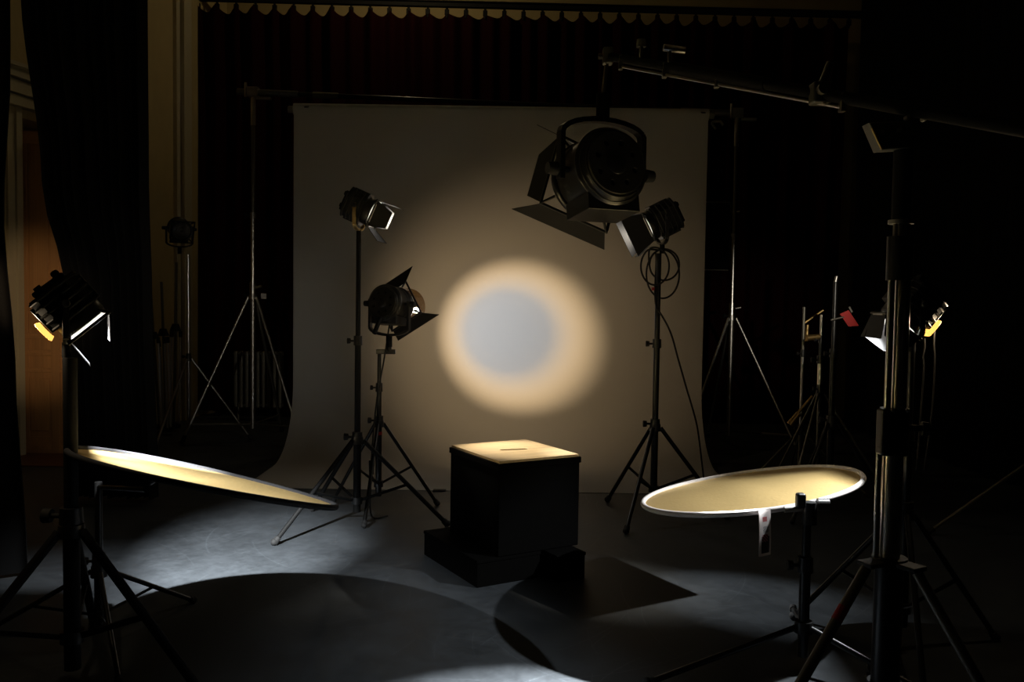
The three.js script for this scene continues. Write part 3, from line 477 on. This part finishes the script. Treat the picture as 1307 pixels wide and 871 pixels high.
// ---------------------------------------------------------------- heavy boom stand at the right, boom arm
{
  const b = at(1137, 660, 2.6), x = b.x, z = -2.6, H = (py) => at(1140, py, 2.6).y;
  const pivotY = H(160);
  const t = thing('boom_stand', 'thick chrome and black wind-up stand at the right front', 'boom stand', [x, 0, z]);
  const col = (y0, y1, r, m, n = 'column', dx = 0) => obj(n, rod(V(dx, y0, 0), V(dx, y1, 0), r, r, 28), m, t);
  col(0.08, H(715), 0.042, M.blackTube); col(H(718), H(578), 0.03, M.chrome); col(H(718), H(578), 0.009, M.chrome, 'winch_rod', -0.042);
  const c1 = obj('collar', [rod(V(0, H(580), 0), V(0, H(521), 0), 0.042, 0.042, 28), box(0.05, H(521) - H(580), 0.05, -0.03, (H(521) + H(580)) / 2, 0.02, 0.01)], M.black, t);
  obj('knob', [rod(V(0.03, H(545), 0.02), V(0.075, H(545), 0.03), 0.01), rod(V(0.07, H(545), 0.03), V(0.09, H(545), 0.034), 0.022, 0.02, 12)], M.rubber, c1);
  for (const dx of [-0.025, 0.02]) obj('bolt', new THREE.SphereGeometry(0.006, 10, 8).translate(dx, H(522), 0.042), M.chrome, c1);
  col(H(523), H(356), 0.022, M.chrome, 'column', 0.012); col(H(523), H(356), 0.01, M.chrome, 'winch_rod', -0.022);
  obj('collar', [rod(V(0, H(358), 0), V(0, H(302), 0), 0.038, 0.038, 28)], M.black, t);
  for (const dx of [-0.014, 0.004, 0.02]) col(H(304), H(284), 0.009, M.oldSteel, 'winch_rod', dx);
  col(H(304), H(284), 0.016, M.chrome);
  obj('collar', [rod(V(0, H(286), 0), V(0, H(281), 0), 0.037, 0.037, 28)], M.steel, t);
  col(H(283), H(192), 0.028, M.blackMatt);
  // head bracket
  const s = (px, py) => { const p = at(px, py, 2.6).sub(V(x, 0, z)); return new THREE.Vector2(p.x, p.y); };
  const br = new THREE.ExtrudeGeometry(new THREE.Shape([s(1106, 160), s(1165, 158), s(1160, 190), s(1120, 192)]), { depth: 0.05, bevelEnabled: true, bevelSize: 0.003, bevelThickness: 0.003, bevelSegments: 1 }).translate(0, 0, -0.025);
  obj('head_bracket', br, M.grey, t);
  for (const [px, py] of [[1119, 171], [1141, 169], [1152, 153], [1173, 155]]) { const p = s(px, py); obj('bolt', rod(V(p.x, p.y, 0.02), V(p.x, p.y, 0.04), 0.007, 0.006, 10), M.steel, t); }
  const e0 = s(1108, 166), e1 = s(1121, 193); obj('lever', rod(V(e0.x, e0.y, 0.03), V(e1.x, e1.y, 0.03), 0.005), M.brass, t);
  // spider plate and legs
  const hy = H(716), sh = new THREE.Shape(); for (let k = 0; k < 3; k++) { const a = R([205, 300, 70][k]), w = 0.35; for (const q of [[a - w, 0.1], [a + w, 0.1], [a + 1.0, 0.055]]) { const p = [Math.cos(q[0]) * q[1], Math.sin(q[0]) * q[1]]; k || q !== undefined && sh.currentPoint.length() ? sh.lineTo(...p) : sh.moveTo(...p); } }
  obj('spider_plate', [rod(V(0, hy - 0.012, 0), V(0, hy + 0.012, 0), 0.055, 0.052, 24), ...[205, 300, 70].map((a) => box(0.075, 0.014, 0.06, 0.07, hy, 0).rotateY(R(a)))], M.castMetal, t);
  [205, 300, 70].forEach((a, i) => {
    const c = Math.cos(R(a)), sn = -Math.sin(R(a)), reach = 0.52, from = V(c * 0.095, hy - 0.012, sn * 0.095), to = V(c * reach, 0.02, sn * reach);
    const leg = obj('leg', [rod(from, to, 0.016, 0.016, 16)], M.oldSteel, t);
    obj('rubber_foot', [new THREE.SphereGeometry(0.026, 14, 10).translate(to.x, 0.026, to.z)], M.rubber, leg);
    if (i === 0) obj('red_band', rod(from.clone().lerp(to, 0.2), from.clone().lerp(to, 0.27), 0.0168), M.red, leg);
    obj('brace', bar(V(c * 0.03, 0.16, sn * 0.03), from.clone().lerp(to, 0.6), 0.016, 0.008), M.blackTube, t);
  });
  obj('collar', rod(V(0, 0.12, 0), V(0, 0.19, 0), 0.052, 0.052, 24), M.black, t);

  // boom arm
  const tip = at(776, 72, 3.7), piv = V(x, pivotY + 0.05, z), dir = piv.clone().sub(tip).normalize(), tail = piv.clone().addScaledVector(dir, 0.75);
  const k = thing('boom_pole', 'long boom arm reaching left from the thick stand to the hanging lamp', 'boom', tip);
  const L = (f) => piv.clone().sub(tip).multiplyScalar(f), T = tail.clone().sub(tip);
  obj('boom_tube', rod(V(0, 0, 0), T, 0.017, 0.022, 20), M.blackMatt, k);
  const off = V(0.0, -0.035, 0.012); obj('tension_rod', rod(L(0.06).add(off), L(0.84).add(off), 0.0055, 0.0055, 10), M.chrome, k);
  for (const f of [0.06, 0.25, 0.45, 0.84]) obj('rod_bracket', box(0.018, 0.06, 0.03, ...L(f).add(V(0, -0.018, 0.006)).toArray()), M.oldSteel, k);
  obj('sleeve', [rod(L(0.28), L(0.62), 0.023, 0.023, 20)], M.blackMatt, k);
  obj('clamp', [box(0.06, 0.07, 0.06, ...L(0.78).toArray(), 0.008), rod(L(0.78).add(V(0, 0.02, 0)), L(0.78).add(V(0.03, 0.1, 0)), 0.012), rod(L(0.77).add(V(0, 0, 0.03)), L(0.77).add(V(0, 0, 0.075)), 0.016, 0.02, 12)], M.oldSteel, k);
  obj('knob', [rod(L(0.15).add(V(0, 0.0, 0)), L(0.15).add(V(0, 0.065, 0)), 0.008), rod(L(0.15).add(V(0, 0.06, 0)), L(0.15).add(V(0.0, 0.09, 0)), 0.02, 0.018, 12)], M.grey, k);
  obj('knob', [rod(L(0.27), L(0.27).add(V(0, 0.07, 0)), 0.009), rod(L(0.27).add(V(-0.025, 0.075, 0)), L(0.27).add(V(0.06, 0.065, 0)), 0.014, 0.014, 12)], M.chrome, k);
  obj('tail_grip', rod(T.clone().multiplyScalar(0.93), T, 0.03, 0.03, 18), M.blackMatt, k);
  obj('hanging_rod', [rod(V(0, 0.02, 0), V(cHang.x - tip.x, cHang.y + 0.22 + 0.108 - tip.y, cHang.z - tip.z), 0.0095, 0.0095, 14)], M.steel, k);
  obj('end_clamp', [box(0.045, 0.07, 0.05, 0, 0, 0, 0.008), rod(V(-0.04, 0, 0), V(0.0, 0, 0), 0.012)], M.oldSteel, k);
}

// ---------------------------------------------------------------- dim house lamp under the ceiling behind the paper, above the frame
{
  const t = thing('house_lamp', 'dim warm ceiling lamp hanging above the back of the stage', 'lamp', [-1.2, 5.0, -8.7]);
  obj('shade', lathe([[0.02, 0.18], [0.05, 0.17], [0.2, 0.02], [0.19, 0.015], [0.04, 0.15]], 32), M.black, t);
  obj('cord', rod(V(0, 0.17, 0), V(0, 0.5, 0), 0.006), M.rubber, t);
  obj('bulb', new THREE.SphereGeometry(0.045, 20, 14), M.bulb, t);
  const l = new THREE.PointLight(new THREE.Color().setRGB(1, 0.78, 0.44), LEVEL.house, 0, 2); l.name = 'bulb_light'; l.castShadow = true; l.shadow.radius = 2; t.add(l);
}

// ---------------------------------------------------------------- equipment standing in the dark
{ // lamp on a chrome stand left at the back
  const c = at(229, 292, 7.9);
  lamp('fresnel_lamp', 'unlit small round lamp on the chrome stand near the left wall', { center: c, target: c.clone().add(V(0.55, -0.35, 0.75)), Rl: 0.085, len: 0.16, style: 'round', doors: [null, null, null, null], frameMat: M.blackMatt });
  stand('light_stand', 'thin chrome stand by the left wall carrying the small round lamp', { x: c.x + 0.08, z: c.z, hub: 0.78, reach: 0.55, angles: [-100, 20, 140], top: below(c, 0.085), r: 0.014, colMat: M.chrome, legMat: M.steel, brace: false, legR: 0.011, sections: [[0.15, 0.8, 0.016, M.steel], [0.8, below(c, 0.085), 0.014, M.chrome]] });
  // folded stands leaning together
  const spots = [[203, 345, 8.5, 0.06, 'folded chrome stand leaning by the left wall, leftmost of the bundle'], [212, 360, 8.3, 0.03, 'folded chrome stand in the middle of the bundle by the left wall'], [221, 335, 8.55, -0.02, 'folded chrome stand leaning by the left wall, rightmost of the bundle']];
  spots.forEach(([px, py, D, lean, label], i) => {
    const p = at(px, py, D), t = thing('folded_stand', label, 'light stand', [p.x, 0, p.z], 0, undefined);
    t.rotation.z = lean;
    obj('column', rod(V(0, 0.06, 0), V(0, p.y, 0), 0.013), M.oldSteel, t);
    for (let k = 0; k < 3; k++) { const a = k * 2.1 + i, q = [Math.cos(a) * 0.05, Math.sin(a) * 0.05]; obj('leg', [rod(V(q[0], 0.03, q[1]), V(q[0], 0.85 + i * 0.05, q[1]), 0.011)], k ? M.chrome : M.steel, t); obj('collar', rod(V(q[0], 0.84 + i * 0.05, q[1]), V(q[0], 0.9 + i * 0.05, q[1]), 0.018), M.black, t); }
    obj('hub', rod(V(0, 0.92 + i * 0.04, 0), V(0, 0.99 + i * 0.04, 0), 0.055, 0.03, 16), M.blackMatt, t);
    obj('hub', rod(V(0, 0.03, 0), V(0, 0.07, 0), 0.065, 0.065, 16), M.blackMatt, t);
  });
  // radiator between the stands
  const r = at(332, 475, 9.4), t = thing('radiator', 'dark ribbed radiator at the foot of the back curtain, left of the backdrop', 'radiator', [r.x, 0, -9.35]);
  for (let k = 0; k < 9; k++) obj('fin', box(0.045, 0.62, 0.09, -0.24 + k * 0.06, 0.45, 0, 0.015), M.oldSteel, t);
  obj('pipe', [rod(V(-0.27, 0.17, 0), V(0.27, 0.17, 0), 0.016), rod(V(-0.27, 0.73, 0), V(0.27, 0.73, 0), 0.016), rod(V(-0.22, 0, 0), V(-0.22, 0.2, 0), 0.016), rod(V(0.22, 0, 0), V(0.22, 0.2, 0), 0.016)], M.oldSteel, t);
}
{ // framed flag on the right, behind the paper edge
  const a = at(903, 258, 8.15), b = at(931, 345, 8.15), w = 0.34, h = a.y - b.y, t = thing('framed_flag', 'black cloth flag in a thin metal frame beside the right edge of the paper', 'flag', [b.x - w / 2, b.y, -8.15]);
  obj('frame', [rod(V(-w / 2, 0, 0), V(-w / 2, h, 0), 0.006), rod(V(w / 2, 0, 0), V(w / 2, h, 0), 0.006), rod(V(-w / 2, 0, 0), V(w / 2, 0, 0), 0.006), rod(V(-w / 2, h, 0), V(w / 2, h, 0), 0.006), rod(V(w / 2, h * 0.85, 0), V(w / 2 + 0.06, h * 0.85, 0.1), 0.007)], M.oldSteel, t);
  obj('cloth', box(w - 0.01, h - 0.01, 0.003, 0, h / 2, 0, 0.001), M.blackCloth, t);
}
{ // two stands at the right, behind the right reflector
  const p1 = at(1024, 480, 6.3), p2 = at(1047, 480, 5.9);
  const s1 = stand('light_stand', 'thin chrome stand with brass fitting behind the right reflector, left of the pair', { x: p1.x, z: p1.z, hub: 0.42, reach: 0.5, angles: [-160, -40, 80], top: at(1024, 392, 6.3).y, r: 0.012, colMat: M.oldSteel, legMat: M.oldSteel, brace: false, legR: 0.009, sections: [[0.1, 0.45, 0.014, M.oldSteel], [0.45, 1.0, 0.013, M.steel], [1.0, at(1024, 392, 6.3).y, 0.011, M.oldSteel]] });
  obj('fitting', [rod(V(0.02, 1.08, 0.012), V(0.025, 1.2, 0.012), 0.014, 0.011, 12), rod(V(0.0, 1.21, 0), V(0.13, 1.31, 0.03), 0.008)], M.brass, s1);
  const s2 = stand('light_stand', 'thin chrome stand behind the right reflector, right of the pair', { x: p2.x, z: p2.z, hub: 0.75, reach: 0.5, angles: [-130, -10, 110], top: at(1050, 402, 5.9).y, r: 0.014, colMat: M.steel, legMat: M.oldSteel, brace: false, legR: 0.009, sections: [[0.06, 0.78, 0.015, M.oldSteel], [0.78, 0.98, 0.02, M.chrome], [0.98, 1.12, 0.015, M.black], [1.12, at(1050, 402, 5.9).y, 0.013, M.chrome]] });
  obj('fitting', rod(V(-0.1, 1.12, 0.0), V(-0.012, 1.13, 0.0), 0.022, 0.018, 12), M.brass, s2);
  obj('side_arm', [rod(V(-0.18, 0.56, 0), V(-0.05, 0.72, 0), 0.009), rod(V(-0.2, 0.52, 0), V(-0.14, 0.6, 0), 0.024, 0.02, 10)], M.brass, s2);
  // dark stand with the red gel
  const p3 = at(1063, 470, 5.5);
  const s3 = stand('light_stand', 'dark stand with chrome tip between the chrome pair and the thick pole', { x: p3.x, z: p3.z, hub: 0.6, reach: 0.42, angles: [-20, 100, 220], top: at(1064, 360, 5.5).y, r: 0.018, brace: false, legR: 0.011 });
  obj('tip', rod(V(0, at(1064, 360, 5.5).y, 0), V(0.006, at(1064, 360, 5.5).y + 0.035, 0), 0.011), M.steel, s3);
  const g = at(1083, 405, 5.4), t = thing('red_gel', 'small red filter sheet clipped to the dark stand right of the chrome pair', 'filter', g);
  const sh = new THREE.Shape([at(1072, 401, 5.4), at(1083, 396, 5.4), at(1096, 416, 5.4), at(1083, 417, 5.4)].map((p) => new THREE.Vector2(p.x - g.x, p.y - g.y)));
  obj('gel_sheet', new THREE.ExtrudeGeometry(sh, { depth: 0.002, bevelEnabled: false }), M.red, t);
  obj('clip', [bar(V(-0.0, 0.065, 0.004), V(0.02, 0.03, 0.004), 0.012, 0.01), rod(V(-0.11, -0.02, 0), V(-0.03, 0.0, 0), 0.006)], M.oldSteel, t);
}
{ // chrome leg of a stand standing at the right edge of the frame
  const f = onFloor(1184, 683), x = 3.25, z = -5.15, top = at(1302, 583, 5.12);
  const ang = Math.atan2(-(f.z - z), f.x - x) * 180 / Math.PI, reach = Math.hypot(f.x - x, f.z - z);
  stand('light_stand', 'chrome tripod stand at the right edge, one leg slanting down into view', { x, z, hub: 0.5, reach, angles: dirs(ang), top: 1.5, r: 0.02, colMat: M.steel, legMat: M.chrome, brace: false, legR: 0.011 });
}
{ // cables hanging from the right lamp
  const k = (pts) => tube(pts.map(([a, b]) => at(a, b, 3.33)), 0.0035, 40, 8);
  tag(obj('cable', k([[1180, 432], [1180, 445], [1178, 455], [1179, 466], [1176, 520], [1170, 600]]), M.rubber), 'thin cable hanging below the painted orange glow of the right lamp', 'cable');
  tag(obj('cable', k([[1192, 400], [1193, 415], [1192, 440], [1193, 455], [1190, 520], [1180, 600]]), M.rubber), 'thin cable hanging at the far side of the right lamp', 'cable');
}
scene.traverse((o) => { if (o.isMesh) { o.castShadow = true; o.receiveShadow = true; } });
renderer.render(scene, camera);
